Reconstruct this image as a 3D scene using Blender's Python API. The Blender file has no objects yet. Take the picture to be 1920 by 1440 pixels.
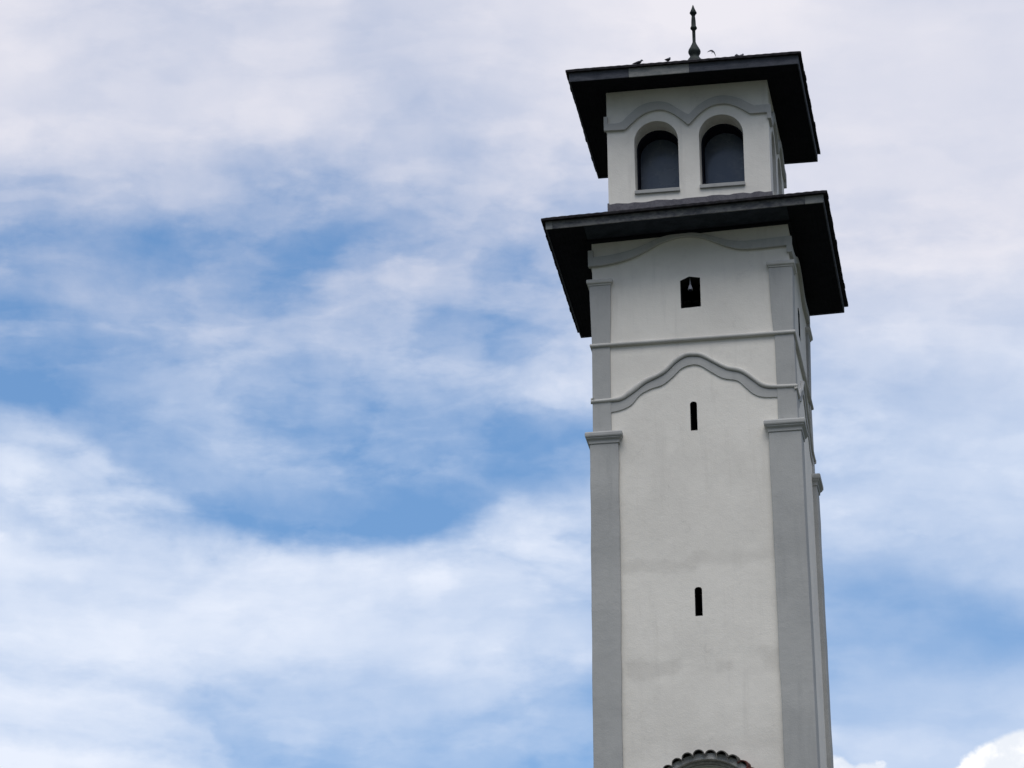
import bpy, bmesh, math, random
from mathutils import Vector, Matrix
random.seed(7)
S = bpy.context.scene
COL = S.collection
R = math.radians

# ------------------------------------------------------------------ camera
EYE = 1.6                                             # eye height above the ground
cam = bpy.data.cameras.new("camera")
cam.sensor_width = 36.0
cam.lens = 36.0 * 8656.03 / 1920.0
cam.clip_start, cam.clip_end = 0.5, 20000
co = bpy.data.objects.new("camera", cam); COL.objects.link(co)
yaw, pitch, roll = -.14371509, .39698900, -.01464407
fw = Vector((math.sin(yaw)*math.cos(pitch), math.cos(yaw)*math.cos(pitch), math.sin(pitch)))
rt = Vector((math.cos(yaw), -math.sin(yaw), 0)); up = rt.cross(fw)
r2 = math.cos(roll)*rt + math.sin(roll)*up; u2 = -math.sin(roll)*rt + math.cos(roll)*up
M = Matrix((r2, u2, -fw)).transposed().to_4x4(); M.translation = Vector((10.0727, -101.7251, EYE))
co.matrix_world = M
S.camera = co

# ------------------------------------------------------------------ sun, exposure
SUN_EL, SUN_AZ = 67.0, 174.0                          # azimuth clockwise from +y: front left of the tower
sun = bpy.data.lights.new("sun", 'SUN'); sun.energy = 2.0; sun.angle = R(40); sun.color = (1, .945, .86)
so = bpy.data.objects.new("sun", sun); COL.objects.link(so)
sd = Vector((math.sin(R(SUN_AZ))*math.cos(R(SUN_EL)), math.cos(R(SUN_AZ))*math.cos(R(SUN_EL)), math.sin(R(SUN_EL))))
so.rotation_euler = (-sd).to_track_quat('-Z', 'Y').to_euler(); so.location = sd*200
S.view_settings.view_transform = 'Standard'; S.view_settings.look = 'None'
S.view_settings.exposure = 0; S.view_settings.gamma = 1; S.view_settings.use_curve_mapping = False
S.render.film_transparent = False

# ------------------------------------------------------------------ world: sky with broken cloud
class NT:
    """small helper for writing node trees"""
    def __init__(s, tree): s.t = tree; s.l = tree.links
    def n(s, typ, **kw):
        x = s.t.nodes.new(typ)
        for k, v in kw.items(): setattr(x, k, v)
        return x
    def put(s, sock, v):
        if hasattr(v, 'links') or isinstance(v, bpy.types.NodeSocket): s.l.new(v, sock)
        else: sock.default_value = v
    def m(s, op, a, b=None, c=None, clamp=False):
        x = s.n('ShaderNodeMath', operation=op, use_clamp=clamp)
        s.put(x.inputs[0], a)
        if b is not None: s.put(x.inputs[1], b)
        if c is not None: s.put(x.inputs[2], c)
        return x.outputs[0]
    def ss(s, v, lo, hi, a=0.0, b=1.0, kind='SMOOTHSTEP'):
        x = s.n('ShaderNodeMapRange', interpolation_type=kind)
        s.put(x.inputs[0], v)
        for i, q in enumerate((lo, hi, a, b)): x.inputs[i+1].default_value = q
        return x.outputs[0]
    def noise(s, vec, scale, detail=4, rough=.55, lac=2.0, dist=0.0, col=False):
        x = s.n('ShaderNodeTexNoise'); s.put(x.inputs['Vector'], vec)
        x.inputs['Scale'].default_value = scale; x.inputs['Detail'].default_value = detail
        x.inputs['Roughness'].default_value = rough; x.inputs['Lacunarity'].default_value = lac
        x.inputs['Distortion'].default_value = dist
        return x.outputs['Color' if col else 'Fac']
    def mix(s, f, a, b, blend='MIX'):
        x = s.n('ShaderNodeMix', data_type='RGBA', blend_type=blend)
        s.put(x.inputs[0], f); s.put(x.inputs[6], a); s.put(x.inputs[7], b)
        return x.outputs[2]
    def xyz(s, a, b, c=0.0):
        x = s.n('ShaderNodeCombineXYZ')
        s.put(x.inputs[0], a); s.put(x.inputs[1], b); s.put(x.inputs[2], c)
        return x.outputs[0]

def rgb(r, g, b):                                     # 8 bit sRGB -> linear
    f = lambda c: (c/255/12.92) if c/255 <= .04045 else ((c/255+.055)/1.055)**2.4
    return (f(r), f(g), f(b), 1)

SKY_STRENGTH = 0.12
W = bpy.data.worlds.new("World"); S.world = W; W.use_nodes = True
W.node_tree.nodes.clear(); w = NT(W.node_tree)
sky = w.n('ShaderNodeTexSky', sky_type='NISHITA', sun_disc=False)
sky.sun_elevation = R(SUN_EL); sky.sun_rotation = R(SUN_AZ); sky.air_density = 1.0; sky.dust_density = 0.0; sky.ozone_density = 2.2
tc = w.n('ShaderNodeTexCoord'); sep = w.n('ShaderNodeSeparateXYZ'); w.l.new(tc.outputs['Generated'], sep.inputs[0])
az = w.m('ARCTAN2', sep.outputs[0], sep.outputs[1]); el = w.m('ARCSINE', sep.outputs[2])
AZ0, EL0 = yaw, pitch                                 # middle of the patch of sky behind the tower
KU, KV = 4.5083, 6.0111                               # 1 / angular width and height of that patch
gu0 = w.m('MULTIPLY_ADD', w.m('MULTIPLY', w.m('SUBTRACT', az, AZ0), math.cos(EL0)), KU, .5)
gv0 = w.m('MULTIPLY_ADD', w.m('SUBTRACT', el, EL0), -KV, .5)
# turbulence that carries the cloud edges along
p0 = w.xyz(w.m('MULTIPLY', gu0, 4/3), gv0, 0)
pst = w.xyz(w.m('MULTIPLY', gu0, .8), w.m('MULTIPLY', gv0, 1.25), 3.1)
wn = w.noise(pst, 3.4, 6, .58, col=True)
ws = w.n('ShaderNodeSeparateXYZ'); w.l.new(wn, ws.inputs[0])
wn2 = w.noise(p0, 11, 5, .6, col=True)
ws2 = w.n('ShaderNodeSeparateXYZ'); w.l.new(wn2, ws2.inputs[0])
def warp(g, a, b, ka, kb):
    return w.m('MULTIPLY_ADD', w.m('SUBTRACT', b, .5), kb, w.m('MULTIPLY_ADD', w.m('SUBTRACT', a, .5), ka, g))
gu = warp(gu0, ws.outputs[0], ws2.outputs[0], .11, .050)
gv = warp(gv0, ws.outputs[1], ws2.outputs[1], .10, .050)
# cloud cover over that patch, west to east along each band of elevation (percent)
COVER = [
 [85, 76, 73, 71, 71, 76, 74, 78, 86, 93, 97, 98, 95, 90, 83, 78, 75],
 [88, 80, 74, 74, 77, 74, 66, 72, 80, 90, 93, 92, 86, 85, 85, 88, 82],
 [78, 77, 77, 79, 81, 81, 66, 64, 70, 76, 80, 82, 84, 84, 86, 84, 82],
 [58, 60, 62, 52, 44, 46, 50, 44, 50, 58, 66, 74, 80, 82, 84, 86, 84],
 [40, 44, 34, 26, 22, 25, 42, 54, 48, 58, 64, 68, 73, 76, 78, 77, 77],
 [24, 42, 50, 42, 28, 30, 40, 40, 42, 56, 66, 66, 68, 70, 71, 74, 75],
 [ 8, 10, 16, 28, 36, 34, 32, 40, 46, 56, 64, 66, 68, 69, 70, 72, 77],
 [58, 50, 22, 26, 32, 31, 28, 18, 10, 12, 30, 48, 56, 46, 62, 70, 72],
 [70, 62, 48, 30, 14, 14, 10,  9, 30, 44, 54, 60, 64, 66, 66, 69, 70],
 [82, 83, 82, 80, 79, 79, 75, 70, 62, 56, 50, 42, 36, 32, 38, 54, 66],
 [80, 81, 81, 80, 80, 78, 76, 75, 70, 62, 40, 30, 24, 24, 16, 16, 18],
 [82, 82, 77, 60, 52, 52, 54, 52, 44, 24, 24, 28, 34, 40, 44, 46, 48],
 [95, 92, 86, 66, 30, 24, 28, 34, 24, 16, 24, 40, 50, 56, 60, 62, 70],
]
cover = None
row_v = w.m('MULTIPLY', gv, len(COVER)-1)
for j, row in enumerate(COVER):
    ramp = w.n('ShaderNodeValToRGB'); cr = ramp.color_ramp; cr.interpolation = 'CARDINAL'
    cr.elements[0].position = 0; cr.elements[1].position = 1
    for k in range(1, len(row)-1): cr.elements.new(k/(len(row)-1))
    for e, v in zip(cr.elements, row): e.color = (v/100, v/100, v/100, 1)
    w.put(ramp.inputs[0], gu)
    hat = w.m('SUBTRACT', 1.0, w.m('ABSOLUTE', w.m('SUBTRACT', row_v, float(j))), clamp=True)
    if j == 0: hat = w.m('MAXIMUM', hat, w.m('LESS_THAN', row_v, 0.0))
    if j == len(COVER)-1: hat = w.m('MAXIMUM', hat, w.m('GREATER_THAN', row_v, float(j)))
    hat = w.ss(hat, 0, 1)
    cover = w.m('MULTIPLY', ramp.outputs[0], hat) if cover is None else w.m('MULTIPLY_ADD', ramp.outputs[0], hat, cover)
# firmer rims of the individual cloud banks: (azimuth, elevation) outlines, drawn east from the west end
wn4 = w.noise(pst, 9, 6, .58, col=True)
ws4 = w.n('ShaderNodeSeparateXYZ'); w.l.new(wn4, ws4.inputs[0])
eu = warp(gu0, ws.outputs[0], ws4.outputs[0], .05, .10); ev = warp(gv0, ws.outputs[1], ws4.outputs[1], .04, .11)
def rim(pts, gain, narrow, wide, u_lo=-1, u_hi=2, fade=.06):
    """sharpens the cover along an outline; positive gain: more cloud below it"""
    global cover
    ramp = w.n('ShaderNodeValToRGB'); cr = ramp.color_ramp; cr.interpolation = 'EASE'
    P = [(x/1920, y/1440) for x, y in pts]
    cr.elements[0].position = P[0][0]; cr.elements[1].position = P[-1][0]
    for x, y in P[1:-1]: cr.elements.new(x)
    for e, (x, y) in zip(cr.elements, P): e.color = (y, y, y, 1)
    w.put(ramp.inputs[0], eu)
    d = w.m('SUBTRACT', ev, ramp.outputs[0])
    step = w.m('SUBTRACT', w.ss(d, -narrow, narrow), w.ss(d, -wide, wide))
    ends = w.m('MULTIPLY', w.ss(gu0, u_lo, u_lo+fade), w.ss(gu0, u_hi-fade, u_hi, 1, 0))
    cover = w.m('MULTIPLY_ADD', w.m('MULTIPLY', step, ends), gain, cover)
rim([(0, 790), (70, 797), (130, 832), (190, 872), (240, 908), (300, 942), (380, 985), (440, 1012), (500, 1032), (600, 1038), (700, 1036), (760, 1020), (830, 1000), (880, 965), (960, 945), (1030, 955), (1080, 968), (1150, 990)], .36, .026, .13, u_hi=.64)
rim([(560, 910), (640, 905), (760, 880), (830, 862), (930, 875), (1080, 890)], -.20, .02, .08, u_lo=.28, u_hi=.62)
rim([(0, 345), (100, 368), (240, 398), (360, 395), (420, 372), (520, 350), (600, 350), (650, 300), (720, 200), (900, 180)], -.22, .034, .14, u_hi=.42, fade=.10)
rim([(0, 1288), (200, 1285), (320, 1305), (390, 1340), (430, 1385), (470, 1440)], .30, .018, .08, u_hi=.26)
rim([(0, 1392), (180, 1398), (300, 1412), (380, 1432), (430, 1470)], .34, .02, .08, u_hi=.24)
rim([(1540, 1072), (1640, 1080), (1720, 1098), (1800, 1130), (1860, 1168), (1920, 1190)], -.24, .045, .12, u_lo=.78)
rim([(0, 560), (160, 590), (260, 600), (380, 640), (520, 650), (640, 650), (760, 690), (880, 740), (960, 790), (1060, 860)], -.20, .035, .10, u_lo=.02, u_hi=.60)
rim([(0, 560), (120, 520), (220, 545), (320, 560), (420, 600), (520, 650)], .14, .035, .09, u_hi=.28)
rim([(520, 520), (600, 520), (660, 470), (740, 440), (840, 450), (930, 420), (1010, 400)], .28, .03, .10, u_lo=.27, u_hi=.56)
rim([(780, 1350), (880, 1320), (960, 1290), (1040, 1268), (1100, 1262)], -.34, .025, .09, u_lo=.38, u_hi=.66)
# the rest of the sky: the same broken cloud
far = w.ss(w.noise(tc.outputs['Generated'], 3.2, 6, .56), .34, .60, .15, .92)
du = w.ss(w.m('ABSOLUTE', w.m('SUBTRACT', gu0, .5)), .52, .80); dv = w.ss(w.m('ABSOLUTE', w.m('SUBTRACT', gv0, .5)), .52, .80)
away = w.m('MAXIMUM', du, dv)
mx = w.n('ShaderNodeMix', data_type='FLOAT'); w.put(mx.inputs[0], away); w.put(mx.inputs[2], cover); w.put(mx.inputs[3], far)
cov = mx.outputs[0]
# wisps and curdles inside the cover; the veil higher up is combed into slanting streaks
rot = w.n('ShaderNodeMapping'); w.put(rot.inputs[0], p0); rot.inputs['Rotation'].default_value = (0, 0, R(-27)); rot.inputs['Scale'].default_value = (2.2, 7.5, 1)
wob = w.n('ShaderNodeVectorMath', operation='MULTIPLY_ADD'); w.put(wob.inputs[0], wn); wob.inputs[1].default_value = (1.3, 1.3, 0); w.put(wob.inputs[2], rot.outputs[0])
comb = w.noise(wob.outputs[0], 2.0, 7, .58)
rot2 = w.n('ShaderNodeMapping'); w.put(rot2.inputs[0], p0); rot2.inputs['Rotation'].default_value = (0, 0, R(-4)); rot2.inputs['Scale'].default_value = (1.8, 9, 1)
wob2 = w.n('ShaderNodeVectorMath', operation='MULTIPLY_ADD'); w.put(wob2.inputs[0], wn); wob2.inputs[1].default_value = (1.0, 1.2, 0); w.put(wob2.inputs[2], rot2.outputs[0])
comb2 = w.noise(wob2.outputs[0], 1.8, 7, .55)
slant = w.m('MULTIPLY', w.m('MULTIPLY', w.ss(gv0, .20, .34), w.ss(gv0, .58, .70, 1, 0)), .72)
flat_ = w.m('MULTIPLY', w.ss(gv0, .60, .74), .75)
streaks = w.m('MULTIPLY_ADD', w.m('SUBTRACT', comb, .5), slant, w.m('MULTIPLY', w.m('SUBTRACT', comb2, .5), flat_))
f1 = w.noise(pst, 5.5, 7, .50, dist=.25)
f2 = w.noise(p0, 13, 6, .52)
f3 = w.noise(p0, 34, 5, .6)
cl = w.ss(w.noise(wob.outputs[0], 1.25, 6, .5), .44, .58, -.10, .11)
cl2 = w.ss(w.noise(pst, 8.5, 6, .54, dist=.15), .45, .57, -.09, .10)
det = w.m('ADD', w.m('ADD', streaks, w.m('ADD', cl, cl2)), w.m('MULTIPLY_ADD', w.m('SUBTRACT', f3, .5), .16, w.m('MULTIPLY_ADD', w.m('SUBTRACT', f2, .5), .48, w.m('MULTIPLY', w.m('SUBTRACT', f1, .5), .95))))
half_tone = w.ss(w.m('ABSOLUTE', w.m('SUBTRACT', cov, .45)), .05, .55, 1.0, .55)
calm = w.m('MULTIPLY', w.m('MULTIPLY', w.ss(gv0, .12, .36, .42, .95), w.ss(gv0, .68, .80, 1.0, .62)), w.ss(gu0, .72, .86, 1.0, .55))   # smooth high overcast, livelier lower down
cov = w.m('POWER', w.m('ADD', cov, w.m('MULTIPLY', w.m('MULTIPLY', det, calm), half_tone), clamp=True), 1.15)
veil = w.m('MULTIPLY', w.m('MULTIPLY', w.ss(gv0, .22, .34), w.ss(gv0, .58, .69, 1, 0)), w.ss(gu0, .62, .76, .20, 0))   # thin high veil: blue shows through it
cov = w.m('MULTIPLY', cov, w.m('SUBTRACT', 1.0, veil))
# heaped white cloud low on the right: overlapping lobes with curdled rims
wn3 = w.noise(p0, 16, 6, .6, col=True)
ws3 = w.n('ShaderNodeSeparateXYZ'); w.l.new(wn3, ws3.inputs[0])
hu = warp(gu0, ws2.outputs[0], ws3.outputs[0], .022, .034); hv = warp(gv0, ws2.outputs[1], ws3.outputs[1], .022, .040)
def lobe(px, py, r, rv=None):
    a = w.m('DIVIDE', w.m('SUBTRACT', hu, px/1920), r/1920)
    b = w.m('DIVIDE', w.m('SUBTRACT', hv, py/1440), (rv or r)/1440)
    return w.m('SQRT', w.m('ADD', w.m('MULTIPLY', a, a), w.m('MULTIPLY', b, b)))
hd = None
for q in ((1872, 1448, 54), (1828, 1468, 48), (1928, 1452, 54), (1782, 1484, 36), (1990, 1472, 68), (1540, 1468, 36), (1588, 1478, 34), (1500, 1482, 30)):
    d = lobe(*q); hd = d if hd is None else w.m('SMOOTH_MIN', hd, d, .12)
hp = w.m('MULTIPLY', w.ss(hd, .80, 1.14, 1.0, 0.0), w.ss(gu0, .86, .90, .72, 1.0))
blue = w.mix(1.0, sky.outputs[0], (1.03, 1.24, 1.34, 1), 'MULTIPLY')
k = 1/SKY_STRENGTH
def sc(c, g=1.0): return (c[0]*k*g, c[1]*k*g, c[2]*k*g, 1)
lilac, white = rgb(237, 235, 243), rgb(234, 241, 255)
ctint = w.mix(w.ss(gv, .30, .62), sc(lilac), sc(white))
col = w.mix(cov, blue, ctint)
# unseen sky shaped for the light: dimmed at the horizon, brightened overhead, deepening eaves shade
dim = w.m('SUBTRACT', 1.0, w.m('MULTIPLY', away, w.ss(el, R(8), R(60), .70, -.70)))
col = w.mix(1.0, col, w.xyz(dim, dim, dim), 'MULTIPLY')
col = w.mix(hp, col, w.mix(w.ss(ws3.outputs[1], .42, .60), sc(rgb(238, 243, 251)), sc(rgb(254, 254, 255), 1.06)))
bg = w.n('ShaderNodeBackground'); w.put(bg.inputs[0], col); bg.inputs[1].default_value = SKY_STRENGTH
wo = w.n('ShaderNodeOutputWorld'); w.l.new(bg.outputs[0], wo.inputs[0])

# ------------------------------------------------------------------ materials
def mat(name):
    m = bpy.data.materials.new(name); m.use_nodes = True
    t = NT(m.node_tree); b = m.node_tree.nodes['Principled BSDF']
    g = t.n('ShaderNodeTexCoord').outputs['Object']
    return m, t, b, g
def bump(t, b, h, strength, dist):
    x = t.n('ShaderNodeBump'); x.inputs['Strength'].default_value = strength; x.inputs['Distance'].default_value = dist
    t.put(x.inputs['Height'], h); t.l.new(x.outputs[0], b.inputs['Normal'])

def plaster(name, base, dark, stains=False, spec=.25):
    m, t, b, g = mat(name)
    n1 = t.noise(g, .55, 5, .6); n2 = t.noise(g, 3.2, 6, .62); n3 = t.noise(g, 40, 3, .6)
    mp = t.n('ShaderNodeMapping'); t.l.new(g, mp.inputs[0]); mp.inputs['Scale'].default_value = (2.6, 2.6, .22)
    streak = t.noise(mp.outputs[0], 1.6, 5, .6)
    c = t.mix(t.ss(n1, .35, .68, 0, .55), base, dark)
    c = t.mix(t.ss(n2, .55, .75, 0, .35), c, dark)
    c = t.mix(t.ss(streak, .52, .74, 0, .55), c, dark)
    fine = t.n('ShaderNodeMapping'); t.l.new(g, fine.inputs[0]); fine.inputs['Scale'].default_value = (9, 9, .5)
    c = t.mix(t.ss(t.noise(fine.outputs[0], 1.5, 4, .6), .60, .80, 0, .30), c, dark)
    vz = t.n('ShaderNodeTexVoronoi', feature='DISTANCE_TO_EDGE'); vz.inputs['Scale'].default_value = .42
    wv = t.n('ShaderNodeVectorMath', operation='MULTIPLY_ADD'); t.put(wv.inputs[0], t.noise(g, 1.4, 6, .65, col=True)); wv.inputs[1].default_value = (1.6, 1.6, 1.6); t.put(wv.inputs[2], g)
    t.l.new(wv.outputs[0], vz.inputs['Vector'])
    crack = t.m('MULTIPLY', t.ss(vz.outputs['Distance'], .0, .012, 1, 0), t.ss(n1, .52, .64, 0, .13))
    c = t.mix(crack, c, (.18, .175, .165, 1))
    if stains:
        s = t.n('ShaderNodeSeparateXYZ'); t.l.new(g, s.inputs[0])
        jit = t.noise(g, 1.7, 6, .62); jit2 = t.noise(g, 6, 4, .6)
        front = t.m('LESS_THAN', s.outputs[1], -2.2)
        def patch(cx, cz, rx, rz, soft, amt):             # repair patch or water stain on the front wall
            a = t.m('SUBTRACT', t.m('ABSOLUTE', t.m('SUBTRACT', s.outputs[0], cx)), rx)
            e = t.m('SUBTRACT', t.m('ABSOLUTE', t.m('SUBTRACT', s.outputs[2], cz)), rz)
            d = t.m('MAXIMUM', a, e)
            d = t.m('ADD', d, t.m('MULTIPLY', t.m('SUBTRACT', jit, .5), .55))
            d = t.m('ADD', d, t.m('MULTIPLY', t.m('SUBTRACT', jit2, .5), .18))
            return t.m('MULTIPLY', t.m('MULTIPLY', t.ss(d, -soft, soft*.6, 1, 0), amt*.52), front)
        tot = None
        for p in [(-.9, 37.25+EYE, .95, .17, .14, .50), (.9, 37.36+EYE, 1.0, .17, .20, .42),
                  (-1.15, 34.75+EYE, .62, .22, .12, .48), (.55, 34.75+EYE, .20, .13, .14, .48), (1.6, 34.8+EYE, .22, .28, .16, .48),
                  (.6, 32.85+EYE, 1.2, .22, .3, .42), (-1.5, 32.9+EYE, .4, .3, .3, .25), (1.0, 39.6+EYE, .25, .35, .3, .2), (-.2, 35.75+EYE, .10, .02, .08, .5)]:
            q = patch(*p); tot = q if tot is None else t.m('MAXIMUM', tot, q)
        c = t.mix(tot, c, (.44, .415, .372, 1))
    t.put(b.inputs['Base Color'], c)
    b.inputs['Roughness'].default_value = .9; b.inputs['Specular IOR Level'].default_value = spec
    h = t.m('MULTIPLY_ADD', n3, .35, t.m('MULTIPLY_ADD', n2, .8, t.m('MULTIPLY', n1, 1.5)))
    bump(t, b, h, .55, .02)
    return m
WALL = plaster('white_plaster', (.81, .775, .700, 1), (.67, .64, .578, 1), True)
LANT = plaster('lantern_plaster', (.80, .770, .700, 1), (.62, .595, .545, 1))
TRIM = plaster('trim_plaster', (.56, .55, .51, 1), (.42, .415, .39, 1))
BAND = plaster('eaves_shaded_grey_plaster', (.49, .485, .455, 1), (.38, .378, .36, 1))  # moulding grey, with part of the eaves shade put into the colour
GREY = plaster('grey_plaster', (.44, .440, .420, 1), (.335, .338, .328, 1))
REVEAL = plaster('shade_dark_reveal', (.028, .028, .028, 1), (.018, .018, .018, 1))  # darkness inside the openings, put into the colour of their reveals

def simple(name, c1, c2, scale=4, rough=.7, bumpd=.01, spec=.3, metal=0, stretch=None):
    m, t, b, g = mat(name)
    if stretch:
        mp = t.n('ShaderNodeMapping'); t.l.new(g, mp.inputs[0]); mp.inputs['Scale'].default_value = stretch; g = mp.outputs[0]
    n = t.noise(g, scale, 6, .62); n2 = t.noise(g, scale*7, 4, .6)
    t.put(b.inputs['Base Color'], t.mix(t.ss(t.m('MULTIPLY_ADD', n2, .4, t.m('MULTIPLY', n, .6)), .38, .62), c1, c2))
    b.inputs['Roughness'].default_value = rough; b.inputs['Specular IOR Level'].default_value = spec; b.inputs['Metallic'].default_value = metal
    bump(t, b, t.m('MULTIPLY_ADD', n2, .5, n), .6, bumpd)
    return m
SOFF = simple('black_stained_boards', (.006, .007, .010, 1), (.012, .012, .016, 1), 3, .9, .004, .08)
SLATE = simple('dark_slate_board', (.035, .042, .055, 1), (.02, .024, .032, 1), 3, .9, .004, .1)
TILE = simple('dark_roof_tile', (.012, .012, .015, 1), (.03, .028, .03, 1), 6, .9, .006, .1)
BOARD_D = simple('weathered_dark_board', (.045, .050, .062, 1), (.085, .090, .105, 1), 2.5, .85, .004, .2, stretch=(1, 1, 4))
BOARD_M = simple('mottled_grey_board', (.062, .066, .075, 1), (.17, .17, .165, 1), 1.5, .85, .004, .2, stretch=(1, 1, 2))
BOARD_L = simple('bleached_grey_board', (.155, .165, .165, 1), (.26, .26, .245, 1), 2.5, .85, .004, .2, stretch=(1, 1, 3))
LEAD = simple('lead_flashing', (.085, .08, .095, 1), (.14, .135, .15, 1), 3, .7, .01, .3)
METAL = simple('patinated_metal', (.012, .015, .016, 1), (.028, .038, .034, 1), 9, .65, .006, .15)
FRAME = simple('black_window_frame', (.008, .008, .016, 1), (.016, .017, .028, 1), 3, .8, .002, .06)
STONE = simple('mossy_arch_stone', (.46, .455, .43, 1), (.27, .265, .245, 1), 5, .9, .02, .2)
BARREL = simple('mossy_barrel_tile', (.045, .045, .043, 1), (.13, .125, .11, 1), 7, .95, .012, .1)
TERRA = simple('terracotta_barrel_tile', (.13, .045, .035, 1), (.06, .035, .032, 1), 7, .9, .01, .1)
BIRD = simple('grey_feather', (.035, .037, .045, 1), (.10, .10, .115, 1), 12, .8, .002, .2)
WHITE = simple('white_enamel', (.42, .42, .45, 1), (.32, .32, .36, 1), 8, .5, .001, .4)
CORD = simple('grey_cord', (.45, .45, .47, 1), (.35, .35, .37, 1), 8, .7, .001, .2)
def glass():
    m, t, b, g = mat('sky_tinted_window_glass')
    n = t.noise(g, 1.4, 5, .6)
    t.put(b.inputs['Base Color'], t.mix(t.ss(n, .4, .7), (.085, .105, .145, 1), (.14, .165, .20, 1)))  # pale blue-grey base stands in for part of the sky reflection
    b.inputs['IOR'].default_value = 1.5
    t.put(b.inputs['Roughness'], t.ss(n, .3, .7, .12, .3))
    return m
GLASS = glass()
def grd():
    m, t, b, g = mat('ground_grass_and_paving')
    n = t.noise(g, .02, 8, .6); n2 = t.noise(g, 1.5, 6, .65)
    c = t.mix(t.ss(n, .45, .55), (.035, .05, .022, 1), (.065, .062, .052, 1))
    t.put(b.inputs['Base Color'], t.mix(t.ss(n2, .3, .7, 0, .5), c, (.03, .035, .02, 1)))
    b.inputs['Roughness'].default_value = .95; bump(t, b, n2, .6, .03)
    return m
GROUND = grd()

# ------------------------------------------------------------------ object helpers
def tag(o, label=None, cat=None, group=None, kind=None):
    for kx, v in (('label', label), ('category', cat), ('group', group), ('kind', kind)):
        if v: o[kx] = v
    return o
def obj(name, bm, m, parent=None, smooth=False, bev=0, mats=None):
    bmesh.ops.remove_doubles(bm, verts=bm.verts, dist=1e-5)
    bmesh.ops.recalc_face_normals(bm, faces=bm.faces)
    me = bpy.data.meshes.new(name); bm.to_mesh(me); bm.free()
    for q in (mats or [m]): me.materials.append(q)
    if smooth:
        for p in me.polygons: p.use_smooth = True
    o = bpy.data.objects.new(name, me); COL.objects.link(o)
    if parent: o.parent = parent
    if bev:
        b = o.modifiers.new('bevel', 'BEVEL'); b.width = bev; b.segments = 2; b.limit_method = 'ANGLE'; b.angle_limit = R(40)
    return o
def empty(name, loc=(0, 0, 0)):
    o = bpy.data.objects.new(name, None); COL.objects.link(o); o.location = loc; o.empty_display_size = .3
    return o
def face(bm, pts):
    return bm.faces.new([bm.verts.new(p) for p in pts])
def loft(bm, rings, cap0=True, cap1=True):
    vs = [[bm.verts.new(p) for p in r] for r in rings]
    n = len(rings[0])
    for a, b in zip(vs, vs[1:]):
        for i in range(n): bm.faces.new((a[i], a[(i+1) % n], b[(i+1) % n], b[i]))
    if cap0: bm.faces.new(vs[0][::-1])
    if cap1: bm.faces.new(vs[-1])
def box(bm, x0, x1, y0, y1, z0, z1):
    r = lambda z: [(x0, y0, z), (x1, y0, z), (x1, y1, z), (x0, y1, z)]
    loft(bm, [r(z0), r(z1)])
def rotk(k):                                          # tower face: 0 front, 1 right, 2 back, 3 left
    c, s = [(1, 0), (0, 1), (-1, 0), (0, -1)][k]
    return lambda u, d, z: (c*u - s*d, s*u + c*d, z)   # front has d = -half
def catmull(pts, n=6):
    out = []
    P = [pts[0]] + list(pts) + [pts[-1]]
    for i in range(1, len(P)-2):
        a, b, c, d = [Vector(q) for q in P[i-1:i+3]]
        for j in range(n):
            t = j/n
            out.append(.5*((2*b)+(-a+c)*t+(2*a-5*b+4*c-d)*t*t+(-a+3*b-3*c+d)*t**3))
    out.append(Vector(pts[-1])); return [(q[0], q[1]) for q in out]
def interp(c, x):
    if x <= c[0][0]: return c[0][1]
    for a, b in zip(c, c[1:]):
        if x <= b[0]: return a[1] + (b[1]-a[1])*(x-a[0])/max(b[0]-a[0], 1e-9)
    return c[-1][1]
def panel(bm, fr, outer, holes, half, depth, inner=0):
    """a wall skin with real openings: outline and holes in (u, z); each hole is a tunnel of the given depth"""
    es = []
    def loop(pts):
        vs = [bm.verts.new(fr(u, -half(z), z)) for u, z in pts]
        for i in range(len(vs)): es.append(bm.edges.new((vs[i], vs[(i+1) % len(vs)])))
        return vs
    loop(outer)
    hv = [loop(h) for h in holes]
    bmesh.ops.triangle_fill(bm, use_beauty=True, use_dissolve=False, edges=es)
    for h, vs in zip(holes, hv):
        back = [bm.verts.new(fr(u, -half(z)+depth, z)) for u, z in h]
        for i in range(len(h)):
            j = (i+1) % len(h); bm.faces.new((vs[i], vs[j], back[j], back[i])).material_index = inner
def strip(bm, fr, top, bot, d_out, d_in, n=90, u0=None, u1=None):
    """band between two curves standing proud of a wall"""
    a = u0 if u0 is not None else max(top[0][0], bot[0][0]); b = u1 if u1 is not None else min(top[-1][0], bot[-1][0])
    rings = []
    for i in range(n+1):
        u = a + (b-a)*i/n
        zt, zb = interp(top, u), interp(bot, u)
        rings.append([fr(u, -d_out, zb), fr(u, -d_out, zt), fr(u, -d_in, zt), fr(u, -d_in, zb)])
    loft(bm, rings)
def lift(c): return [(x, z+EYE) for x, z in c]
Z = lambda z: z+EYE

# ------------------------------------------------------------------ ground
bm = bmesh.new(); face(bm, [(-4000, -4000, 0), (4000, -4000, 0), (4000, 4000, 0), (-4000, 4000, 0)])
tag(obj('ground', bm, GROUND), kind='structure')

# ------------------------------------------------------------------ the tower
tower = tag(empty('bell_tower'), 'tall white plastered square tower with grey corner pilasters and two dark overhanging roofs', 'tower')

def half(z):                                          # half width of the plain wall, battered below the capitals
    z -= EYE
    return 2.372 + max(0, 40.2-z)*.0092 - max(0, min(z-40.2, 3))*.009

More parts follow.
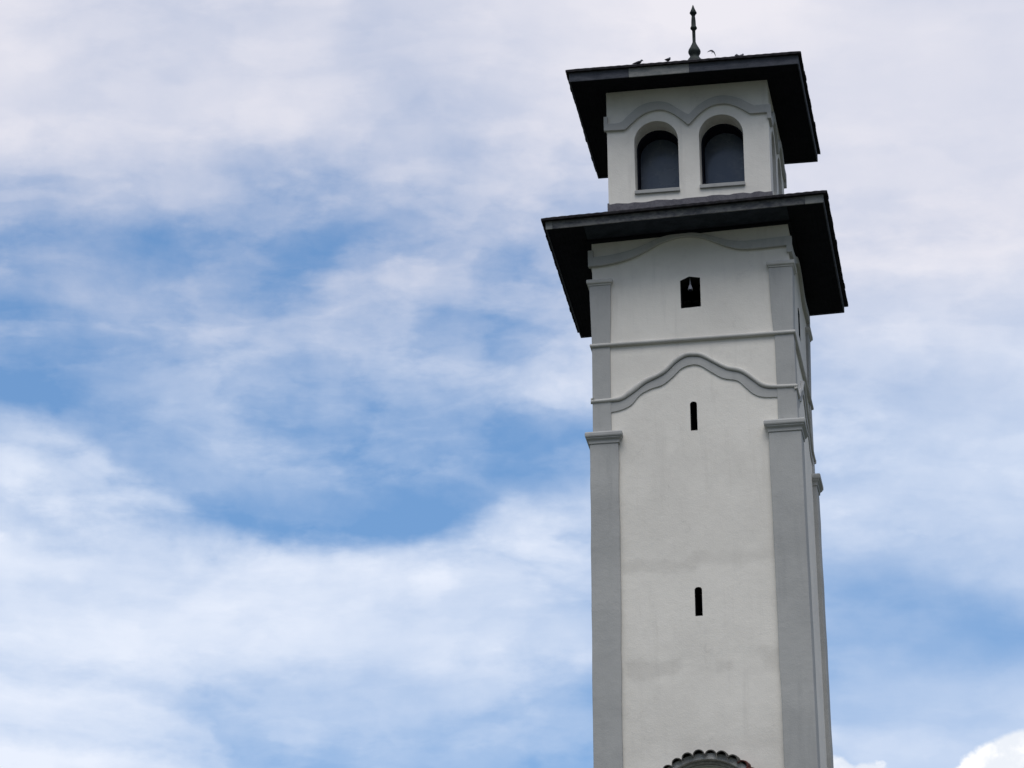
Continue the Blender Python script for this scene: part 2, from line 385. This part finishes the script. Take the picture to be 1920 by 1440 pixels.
# main wall with slit windows and the small peaked openings under the eaves
def slit(x0, x1, z0, z1):
    r = (x1-x0)/2; cx = (x0+x1)/2
    return lift([(x0, z0), (x1, z0)] + [(cx+r*math.cos(a), z1-r*.8+r*.8*math.sin(a)) for a in [i*math.pi/8 for i in range(9)]])
peak = lift([(-.253, 43.725), (.222, 43.742), (.221, 44.487), (-.041, 44.535), (-.255, 44.440)])
bm = bmesh.new()
for k in range(4):
    out = [(-half(0), 0), (half(0), 0)] + [(half(z), z) for z in (Z(40.2), Z(43.2), Z(46.0))] + [(-half(z), z) for z in (Z(46.0), Z(43.2), Z(40.2))]
    holes = [peak]
    if k == 0: holes += [slit(-.107, .055, 40.59, 41.325), slit(-.128, .043, 35.98, 36.69)]
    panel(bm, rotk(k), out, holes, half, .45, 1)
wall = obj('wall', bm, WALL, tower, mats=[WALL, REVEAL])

# corner pilasters, lower order with capitals, upper order with smaller ones
def rect_ring(sx, sy, ix, iy, o, z, g=0):
    xs = sorted((sx*(ix-g), sx*(o+g))); ys = sorted((sy*(iy-g), sy*(o+g)))
    return [(xs[0], ys[0], z), (xs[1], ys[0], z), (xs[1], ys[1], z), (xs[0], ys[1], z)]
def low_out(z): return half(z)+.105
def up_out(z):
    z -= EYE
    return interp([(40.5, 2.408), (42.9, 2.385), (44.6, 2.420)], z)
CAP = [(40.37, 0), (40.375, .022), (40.43, .026), (40.455, .034), (40.475, .055), (40.50, .078), (40.515, .070), (40.53, .094), (40.56, .103), (40.62, .103), (40.655, .085), (40.665, -.02)]
CAP2 = [(0, 0), (.002, .018), (.035, .022), (.05, .050), (.075, .058), (.13, .058), (.15, .045), (.155, -.02)]
wrnd = random.Random(5)
def wj(): return wrnd.uniform(-.009, .009)              # hand-trowelled edges are never quite straight
for sx in (-1, 1):
    for sy in (-1, 1):
        wid = .675 if sx*sy > 0 else .755
        rise = .27 if (sx > 0 and sy > 0) else 0
        bm = bmesh.new()
        loft(bm, [rect_ring(sx, sy, low_out(z)-wid+wj(), low_out(z)-wid+wj(), low_out(z)+wj()*.7, z) for z in [0, Z(15), Z(25)]+[Z(30+.52*i) for i in range(20)]+[Z(40.4+rise)]])
        p = obj('pilaster', bm, GREY, tower, bev=.018)
        bm = bmesh.new()
        zc = Z(40.4+rise); o = low_out(zc)
        loft(bm, [rect_ring(sx, sy, o-wid, o-wid, o, Z(z+rise), g) for z, g in CAP])
        obj('capital', bm, GREY, p, bev=.006)
        # upper order
        bm = bmesh.new(); inn = 1.965 if sx < 0 else 1.948; inn2 = 1.915 if sx < 0 else 1.868; top = 44.44 if sx < 0 else 44.58+rise*.35
        loft(bm, [rect_ring(sx, sy, i, i, up_out(Z(z)), Z(z)) for z, i in ((40.60, inn), (41.6, inn), (42.9, inn-.012), (42.905, (inn+inn2)/2+.01), (43.6, inn2+.008), (top+.05, inn2-.01))])
        p = obj('upper_pilaster', bm, GREY, tower, bev=.012)
        bm = bmesh.new(); o = up_out(Z(top))
        loft(bm, [rect_ring(sx, sy, inn2, inn2, o, Z(top+z), g) for z, g in CAP2])
        obj('capital', bm, TRIM, p, bev=.004)

# string course: half-round roll all round the shaft
bm = bmesh.new(); prof = [(42.855, 2.36)] + [(42.905+.046*math.sin(a), 2.396+.038*math.cos(a)) for a in [R(-80+20*i) for i in range(9)]] + [(42.955, 2.36)]
loft(bm, [[(-h, -h, Z(z)), (h, -h, Z(z)), (h, h, Z(z)), (-h, h, Z(z))] for z, h in prof])
obj('string_course', bm, TRIM, tower, smooth=False)

# the wave moulding: grey band between a roll above and a lip below
TOPW = catmull([(-2.42, 41.535), (-1.966, 41.55), (-1.735, 41.59), (-1.534, 41.734), (-1.334, 41.878), (-1.10, 42.015), (-.869, 42.095), (-.668, 42.225), (-.466, 42.425), (-.298, 42.535), (-.15, 42.578), (.04, 42.575), (.227, 42.528), (.387, 42.43), (.58, 42.30), (.805, 42.175), (1.097, 42.092), (1.289, 41.965), (1.479, 41.79), (1.669, 41.655), (1.929, 41.60), (2.42, 41.585)])
MIDW = catmull([(-2.42, 41.425), (-1.968, 41.435), (-1.70, 41.462), (-1.405, 41.64), (-1.138, 41.84), (-.839, 41.975), (-.639, 42.09), (-.403, 42.315), (-.17, 42.445), (.027, 42.45), (.19, 42.416), (.448, 42.258), (.769, 42.058), (1.093, 41.955), (1.347, 41.763), (1.601, 41.552), (1.924, 41.485), (2.42, 41.47)])
BOTW = catmull([(-2.42, 41.17), (-1.974, 41.185), (-1.71, 41.232), (-1.478, 41.345), (-1.275, 41.575), (-1.01, 41.71), (-.745, 41.785), (-.511, 41.957), (-.275, 42.176), (-.011, 42.25), (.184, 42.2), (.44, 42.015), (.697, 41.85), (1.021, 41.765), (1.211, 41.58), (1.4, 41.395), (1.625, 41.302), (1.966, 41.28), (2.42, 41.275)])
for k in range(4):
    fr = rotk(k)
    bm = bmesh.new()
    strip(bm, fr, lift(MIDW), lift(BOTW), 2.388, 2.30, 110, -2.0, 2.0)
    b = obj('wave_band', bm, GREY, tower, bev=.006)
    bm = bmesh.new(); rings = []
    for i in range(141):
        u = -2.445 + 4.89*i/140
        uc = max(-2.42, min(2.42, u))
        zt, zb = Z(interp(TOPW, uc)), Z(interp(MIDW, uc))
        c, r = (zt+zb)/2, (zt-zb)/2-.010
        rings.append([fr(u, -2.36, c-r)] + [fr(max(-abs(2.392+.044*math.cos(a)), min(u, 2.392+.044*math.cos(a))), -(2.392+.044*math.cos(a)), c+r*math.sin(a)) for a in [R(-85+17*j) for j in range(11)]] + [fr(u, -2.36, c+r)])
    loft(bm, rings)
    obj('roll', bm, TRIM, b)
# swelling moulding under the lower eaves
TB = catmull([(-2.44, 44.945), (-2.03, 44.962), (-1.667, 45.02), (-1.346, 45.106), (-1.024, 45.252), (-.70, 45.418), (-.339, 45.525), (-.02, 45.545), (.297, 45.487), (.571, 45.365), (.845, 45.233), (1.12, 45.135), (1.396, 45.102), (1.832, 45.108), (2.44, 45.13)])
TT = [(x, z+.235-.135*math.exp(-(x/1.0)**2)) for x, z in TB]
for k in range(4):
    bm = bmesh.new(); strip(bm, rotk(k), lift(TT), lift(TB), 2.432, 2.30, 90, -2.430, 2.430)
    obj('eaves_moulding', bm, BAND, tower, bev=.012)

# ------------------------------------------------------------------ roofs
def roof(name, ah, zt, eh, zb, pitch, inner, rot, off, tilt, flat, boards, apex):
    tp = math.tan(R(pitch))
    def T(x, y, z):
        c, s = math.cos(rot), math.sin(rot)
        return (x*c - y*s + off[0], x*s + y*c + off[1], Z(z) + tilt*x)
    # tile covering: corrugated courses rising to the middle, ragged at the eaves
    bm = bmesh.new(); rnd = random.Random(3)
    pit = .215; n = int(2*ah/pit)*6
    rows = 12
    for k in range(4):
        fr = rotk(k); prev = None
        jit = [(rnd.uniform(.006, .015) if rnd.random() < .16 else rnd.uniform(-.005, .005)) for q in range(n//6+2)]
        for r_ in range(rows+1):
            f = r_/rows; d = ah + (inner-ah)*f
            line, low = [], []
            for i in range(n+1):
                u = -d + 2*d*i/n
                uu = -ah + 2*ah*i/n
                ph = (uu/pit) % 1.0
                wv = .005*math.cos(2*math.pi*ph)
                step = .022 if (r_ % 2 == 1) else 0
                ex = jit[i//6] if (r_ == 0 and 0 < i < n) else 0
                z = zt - .012 + (ah-d)*tp + (wv if r_ < rows and 0 < i < n else 0) + step*.6
                x, y, _ = fr(u, -(d+ex), 0)
                line.append(bm.verts.new(T(x, y, z)))
                if r_ == 0: low.append(bm.verts.new(T(x, y, z-.052)))
            if r_ == 0:
                for i in range(n): bm.faces.new((low[i], low[i+1], line[i+1], line[i]))
                # underside of the projecting tiles
                back = []
                for i in range(n+1):
                    u = (-1 + 2*i/n)*(eh-.02); x, y, _ = fr(u, -(eh-.02), 0); back.append(bm.verts.new(T(x, y, zt-.066)))
                for i in range(n): bm.faces.new((back[i], back[i+1], low[i+1], low[i]))
            else:
                for i in range(n): bm.faces.new((prev[i], prev[i+1], line[i+1], line[i]))
            prev = line
        if apex and k == 3: pass
    rf = obj(name, bm, TILE, tower)
    # fascia boards, each length its own board
    for k in range(4):
        fr = rotk(k); cuts = boards[k]
        for (u0, u1, m_, dz, dy) in cuts:
            a0 = eh if k in (0, 2) else eh-.033
            u0, u1 = max(u0, -a0), min(u1, a0)
            bm = bmesh.new(); rings = []
            for u in (u0+.002, u1-.002):
                rings.append([T(*fr(u, -(eh+dy), 0)[:2], zb+dz), T(*fr(u, -(eh+dy), 0)[:2], zt-.068), T(*fr(u, -(eh-.03), 0)[:2], zt-.068), T(*fr(u, -(eh-.03), 0)[:2], zb+dz)])
            loft(bm, rings); obj('fascia_board', bm, m_, rf, bev=.005)
    # boarded soffit
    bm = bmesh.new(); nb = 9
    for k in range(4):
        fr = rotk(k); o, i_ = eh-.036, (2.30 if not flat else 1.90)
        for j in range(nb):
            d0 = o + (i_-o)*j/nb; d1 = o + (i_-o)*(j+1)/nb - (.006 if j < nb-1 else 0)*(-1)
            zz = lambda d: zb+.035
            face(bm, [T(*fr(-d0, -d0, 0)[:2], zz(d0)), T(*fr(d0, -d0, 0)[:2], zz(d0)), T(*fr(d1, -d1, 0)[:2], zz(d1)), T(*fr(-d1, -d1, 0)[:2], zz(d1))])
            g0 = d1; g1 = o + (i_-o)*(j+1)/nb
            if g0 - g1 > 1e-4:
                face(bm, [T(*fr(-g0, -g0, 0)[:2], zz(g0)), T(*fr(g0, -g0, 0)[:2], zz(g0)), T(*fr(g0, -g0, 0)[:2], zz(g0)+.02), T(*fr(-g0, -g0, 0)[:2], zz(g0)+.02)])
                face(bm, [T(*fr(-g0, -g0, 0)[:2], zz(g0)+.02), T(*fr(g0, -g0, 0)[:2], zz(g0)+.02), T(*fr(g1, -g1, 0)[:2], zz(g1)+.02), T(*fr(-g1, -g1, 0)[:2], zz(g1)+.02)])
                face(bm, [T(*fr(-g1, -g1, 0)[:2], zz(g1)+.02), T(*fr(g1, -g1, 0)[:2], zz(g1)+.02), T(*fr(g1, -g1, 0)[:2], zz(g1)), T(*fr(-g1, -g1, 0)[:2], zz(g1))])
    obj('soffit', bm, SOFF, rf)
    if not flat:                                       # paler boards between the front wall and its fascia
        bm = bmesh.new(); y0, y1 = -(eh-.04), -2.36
        shade_bm = bmesh.new(); a_, b_ = 2.30, 2.455
        loft(shade_bm, [[T(sx_*q, sy_*q, z_) for sx_, sy_ in ((-1, -1), (1, -1), (1, 1), (-1, 1))] for q, z_ in ((a_, zb-.05), (b_, zb-.05), (b_, zb+.008), (a_, zb+.008))], False, False)
        obj('eaves_shade_strip', shade_bm, SOFF, rf, bev=.01)  # added dark strip, stands in for the shade where soffit meets wall
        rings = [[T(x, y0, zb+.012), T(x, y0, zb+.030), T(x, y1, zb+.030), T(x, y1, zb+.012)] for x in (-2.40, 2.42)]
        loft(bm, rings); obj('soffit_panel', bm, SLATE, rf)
    return rf
D, MM, L = BOARD_D, BOARD_M, BOARD_L
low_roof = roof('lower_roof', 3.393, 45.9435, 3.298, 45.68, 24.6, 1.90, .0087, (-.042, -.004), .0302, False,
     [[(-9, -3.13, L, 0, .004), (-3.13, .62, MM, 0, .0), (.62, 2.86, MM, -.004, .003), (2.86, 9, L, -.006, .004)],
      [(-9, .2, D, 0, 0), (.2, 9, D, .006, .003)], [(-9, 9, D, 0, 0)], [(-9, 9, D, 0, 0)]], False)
top_roof = roof('upper_roof', 2.844, 50.0007, 2.7725, 49.70, 26.2, .04, .0046, (.007, 0), .0031, True,
     [[(-9, -1.32, D, 0, 0), (-1.32, .14, L, -.004, .004), (.14, 9, D, 0, 0)],
      [(-9, .5, D, 0, 0), (.5, 9, D, .005, .003)], [(-9, 9, D, 0, 0)], [(-9, 9, D, 0, 0)]], True)

# ------------------------------------------------------------------ the glazed lantern storey
LH = 1.957
def arch(cx, hw, z0, zs, rise, n=20):
    return [(cx-hw, z0), (cx+hw, z0)] + [(cx+hw*math.cos(a), zs+rise*math.sin(a)) for a in [math.pi*i/n for i in range(n+1)]]
WIN = [(-.772, .533, 47.05, 48.345, .53), (.797, .535, 47.075, 48.385, .53)]
bm = bmesh.new()
for k in range(4):
    panel(bm, rotk(k), lift([(-LH, 46.3), (LH, 46.3), (LH, 49.78), (-LH, 49.78)]), [lift(arch(*q)) for q in WIN], lambda z: LH, .52)
# a dark inner lining so the storey is a closed box behind its windows
obj('lantern_wall', bm, LANT, tower)
for k in range(4):
    fr = rotk(k)
    for (cx, hw, z0, zs, rise) in WIN:
        d0, d1 = (.52, 1.0) if k in (0, 2) else (.505, .615)
        outer = lift(arch(cx, hw+.01, z0-.01, zs, rise+.01)); inner = lift(arch(cx, hw-.035, z0+.03, zs, rise-.035))
        bm = bmesh.new()
        loft(bm, [[fr(u, -LH+d0+.004, z) for u, z in outer], [fr(u, -LH+d0+.004, z) for u, z in inner], [fr(u, -LH+d1, z) for u, z in inner], [fr(u, -LH+d1, z) for u, z in outer], [fr(u, -LH+d0+.004, z) for u, z in outer]], False, False)
        wf = obj('window', bm, FRAME, tower)
        bm = bmesh.new(); loft(bm, [[fr(u, -LH+d1-.02, z) for u, z in inner], [fr(u, -LH+d1-.008, z) for u, z in inner]])
        obj('pane', bm, GLASS, wf)
        bm = bmesh.new()
        rings = []
        for u in (cx-hw-.012, cx+hw+.012):
            rings.append([fr(u, -LH-.055, Z(z0-.095)), fr(u, -LH-.06, Z(z0-.005)), fr(u, -LH+.5, Z(z0+.012)), fr(u, -LH+.5, Z(z0-.095))])
        loft(bm, rings); obj('sill', bm, GREY, wf, bev=.008)
LB = catmull([(-2.03, 48.685), (-1.56, 48.675), (-1.50, 48.69), (-1.342, 48.835), (-1.094, 49.035), (-.808, 49.132), (-.565, 49.125), (-.326, 48.998), (-.128, 48.825), (-.005, 48.70), (.03, 48.686), (.06, 48.70), (.154, 48.811), (.362, 49.003), (.608, 49.14), (.891, 49.17), (1.131, 49.105), (1.329, 48.988), (1.50, 48.862), (1.56, 48.848), (2.03, 48.848)], 4)
LT = catmull([(-2.03, 48.875), (-1.64, 48.875), (-1.417, 49.06), (-1.128, 49.285), (-.802, 49.365), (-.479, 49.315), (-.241, 49.15), (.0, 48.972), (.037, 48.965), (.075, 48.985), (.286, 49.185), (.574, 49.342), (.898, 49.385), (1.258, 49.285), (1.60, 49.075), (1.70, 49.06), (2.03, 49.06)], 5)
for k in range(4):
    bm = bmesh.new(); strip(bm, rotk(k), lift(LT), lift(LB), 2.026, 1.93, 130, -2.0245, 2.0245)
    obj('arched_moulding', bm, BAND, tower, bev=.010)
# lead flashing with a ragged upper edge where the lantern meets the lower roof
rnd = random.Random(11)
for k in range(4):
    fr = rotk(k); pts = []; u = -1.985
    t_ = lambda: rnd.uniform(46.70, 46.765)
    top = [(-1.985, 46.735)]; u = -1.9
    while u < 1.9: top.append((u, 46.735 + .035*(u+1.9)/3.8 + rnd.uniform(-.018, .022))); u += rnd.uniform(.05, .22)
    top.append((1.985, 46.765))
    bm = bmesh.new(); strip(bm, fr, lift(top), lift([(-2, 46.3), (2, 46.3)]), 1.985, 1.94, 90, -1.9845, 1.9845)
    obj('flashing', bm, LEAD, tower)

# finial
PROF = [(0.0, 52.95), (0.0126, 52.928), (0.042, 52.835), (0.0903, 52.721), (0.084, 52.703), (0.0546, 52.669), (0.042, 52.621), (0.0483, 52.588), (0.0567, 52.478), (0.0588, 52.357), (0.0693, 52.341), (0.083, 52.308), (0.083, 52.286), (0.0578, 52.253), (0.042, 52.231), (0.0399, 51.918), (0.0588, 51.858), (0.1008, 51.773), (0.1418, 51.698), (0.1554, 51.649), (0.1522, 51.611), (0.1197, 51.545), (0.1113, 51.512), (0.1313, 51.468), (0.1659, 51.429), (0.21, 51.347), (0.231, 51.138)]
bm = bmesh.new()
loft(bm, [[(.03+max(r, .001)*math.cos(a), max(r, .001)*math.sin(a), Z(z)) for a in [2*math.pi*i/20 for i in range(20)]] for r, z in PROF])
obj('finial', bm, METAL, tower, smooth=True)

# tiled hoods over the arches lower down the shaft
def hood(k, dark):
    fr = rotk(k); zc = 31.185; cx = .02
    hf = half(Z(32.4))
    bm = bmesh.new()
    def ring(r0, r1, dep, a0=0, a1=180, n=48):
        loft(bm, [[fr(cx+r*math.cos(R(a)), -hf-d, Z(zc)+r*math.sin(R(a))) for r, d in ((r0, -.05), (r0, dep), (r1, dep), (r1, -.05))] for a in [a0+(a1-a0)*i/n for i in range(n+1)]])
    ring(1.245, 1.395, .27)
    h = obj('arched_hood', bm, STONE, tower, bev=.012)
    bm = bmesh.new(); ring(1.19, 1.243, .15); obj('archivolt', bm, STONE, h, bev=.012)
    bm = bmesh.new(); ring(1.15, 1.188, .07); obj('archivolt', bm, TRIM, h, bev=.01)
    n = 16
    for i in range(n):
        a = R(180*(i+.5)/n) ; rr = .128 + rnd.uniform(-.008, .008)
        tilt = rnd.uniform(-.10, .10)
        c = (cx+1.37*math.cos(a), zc+1.37*math.sin(a)); er = (math.cos(a), math.sin(a)); et = (-math.sin(a), math.cos(a))
        bm = bmesh.new(); rings = []
        d_end = .36 + rnd.uniform(-.03, .03)
        for d, s, drop in ((-.05, .92, .05), (.2, .97, 0), (d_end, 1.04, -.05)):
            ringp = []
            for r_, seq in ((rr*s, range(13)), (rr*s-.024, range(12, -1, -1))):
                for q in seq:
                    b = R(-4 + 188*q/12) + tilt
                    ringp.append(fr(c[0]+er[0]*(r_*math.sin(b)*1.02+drop)+et[0]*r_*math.cos(b), -hf-d, Z(c[1]+er[1]*(r_*math.sin(b)*1.02+drop)+et[1]*r_*math.cos(b))))
            rings.append(ringp)
        loft(bm, rings)
        obj('barrel_tile', bm, TERRA if (i in dark) else BARREL, h)
hood(0, (3, 4)); hood(1, (5, 8, 9, 12)); 

# ------------------------------------------------------------------ small lamp hanging in the peaked front opening
lamp = tag(empty('hanging_lamp', (-.028, -2.24, Z(44.50))), 'small pale lamp hanging on a cord inside the dark peaked opening', 'lamp')
def lathe(bm, prof, n=16, loc=(0, 0, 0)):
    loft(bm, [[(loc[0]+max(r, .0005)*math.cos(a), loc[1]+max(r, .0005)*math.sin(a), loc[2]+z) for a in [2*math.pi*i/n for i in range(n)]] for r, z in prof])
bm = bmesh.new(); lathe(bm, [(.012, .03), (.012, -.12), (.020, -.125), (.022, -.15), (.014, -.155)]); obj('cord', bm, CORD, lamp, True)
bm = bmesh.new(); lathe(bm, [(.018, -.14), (.034, -.165), (.050, -.215), (.064, -.268), (.060, -.272), (.044, -.22), (.024, -.17)]); obj('shade', bm, WHITE, lamp, True)
bm = bmesh.new(); lathe(bm, [(.012, -.20), (.030, -.25), (.034, -.285), (.022, -.312), (.002, -.322)]); obj('bulb', bm, FRAME, lamp, True)

# ------------------------------------------------------------------ birds
def bird_mesh(bm, L=.19, pose=.6):
    """one continuous body lofted from tail tip to beak along a spine; wings folded at the sides"""
    sp = [(-.56, .10, .010, .004), (-.52, .115, .05, .010), (-.36, .17, .06, .020), (-.24, .22, .085, .055), (-.08, .27, .125, .105), (.08, .33, .135, .125), (.20, .40, .115, .105), (.27, .47, .082, .080), (.31, .53, .075, .072), (.36, .565, .074, .070), (.41, .56, .055, .050), (.445, .545, .022, .020), (.50, .53, .012, .010), (.54, .52, .003, .003)]
    rings = []
    for i, (x, z, ry, rz) in enumerate(sp):
        a = sp[max(i-1, 0)]; b = sp[min(i+1, len(sp)-1)]
        t = Vector((b[0]-a[0], 0, b[1]-a[1])).normalized(); nrm = Vector((-t.z, 0, t.x))
        rings.append([tuple((Vector((x, 0, z)) + nrm*rz*math.sin(q) + Vector((0, ry*math.cos(q), 0)))*L) for q in [2*math.pi*j/12 for j in range(12)]])
    loft(bm, rings)
    for s in (-1, 1):                                  # folded wing, shank and toes
        wr = [(.20, .36, .10, .02), (.05, .33, .135, .075), (-.15, .27, .115, .06), (-.35, .19, .07, .03), (-.50, .13, .03, .008)]
        loft(bm, [[tuple(Vector((x, s*(y+.02*math.cos(q)), z+h*math.sin(q)))*L) for q in [2*math.pi*j/8 for j in range(8)]] for x, z, y, h in wr])
        loft(bm, [[tuple(Vector((x+.012*math.cos(q), s*.06+.012*math.sin(q), z))*L) for q in [2*math.pi*j/6 for j in range(6)]] for x, z in ((.03, .24), (.05, .10), (.03, -.02))])
        loft(bm, [[tuple(Vector((x, s*.06+.014*math.cos(q), .0+.012*math.sin(q)))*L) for q in [2*math.pi*j/6 for j in range(6)]] for x in (-.04, .13)])
def roof_top(x, y):                                    # surface of the upper roof
    return 50.0007 - .012 + (2.844-max(abs(x-.007), abs(y)))*math.tan(R(26.2)) + .0031*x + .014
G = 'small birds perched on the upper roof'
for x, y, heading, L, lab in (
    (-1.25, -1.16, 35, .30, 'hunched grey bird farthest left on the upper roof, left of the finial'),
    (-.58, -.545, 70, .30, 'upright dark bird on the upper roof, just left of the finial'),
    (1.17, -1.0, 100, .29, 'tiny bird head above the roof edge right of the finial, nearer the finial'),
    (1.275, -1.085, 70, .29, 'tiny bird head above the roof edge right of the finial, farther from the finial')):
    bm = bmesh.new(); bird_mesh(bm, L)
    o = obj('perched_bird', bm, BIRD, None, True); o.location = (x, y, Z(roof_top(x, y))); o.rotation_euler = (0, 0, R(heading)); o.scale = (1, 1.3, 1.12)
    tag(o, lab, 'bird', G)
# one on the wing, high beyond the tower
bm = bmesh.new()
sp = [(-.42, .03, .004), (-.36, .05, .012), (-.2, .045, .03), (0, .075, .06), (.18, .075, .065), (.30, .05, .05), (.38, .05, .048), (.44, .03, .03), (.49, .006, .006)]
loft(bm, [[(x, ry*math.cos(q), rz*math.sin(q)) for q in [2*math.pi*j/10 for j in range(10)]] for x, ry, rz in sp])
for s in (-1, 1):
    wg = [(.12, .03, .20, .015), (.10, .25, .21, .05), (-.08, .50, .19, .04), (-.34, .74, .13, .0), (-.66, .95, .03, -.05)]
    loft(bm, [[(x+c*math.cos(q), s*y, z+.014*math.sin(q)) for q in [2*math.pi*j/8 for j in range(8)]] for x, y, c, z in wg])
fly = obj('flying_bird', bm, BIRD, None, True)
dirv = (fw + r2*((1335.5-960)/8656.03) + u2*((720-97)/8656.03))
fly.location = Vector((10.0727, -101.7251, EYE)) + dirv*215
fx = (u2*.78 + fw*.55 + r2*.22).normalized()           # climbing away, banked to its right
fy = -(r2*.86 + fw*.42 - u2*.10); fy = (fy - fx*fx.dot(fy)).normalized()
fly.rotation_euler = Matrix((fx, fy, fx.cross(fy))).transposed().to_euler(); fly.scale = (.25, .25, .25)
tag(fly, 'swift-like bird in flight with swept wings, in the sky right of the finial', 'bird')
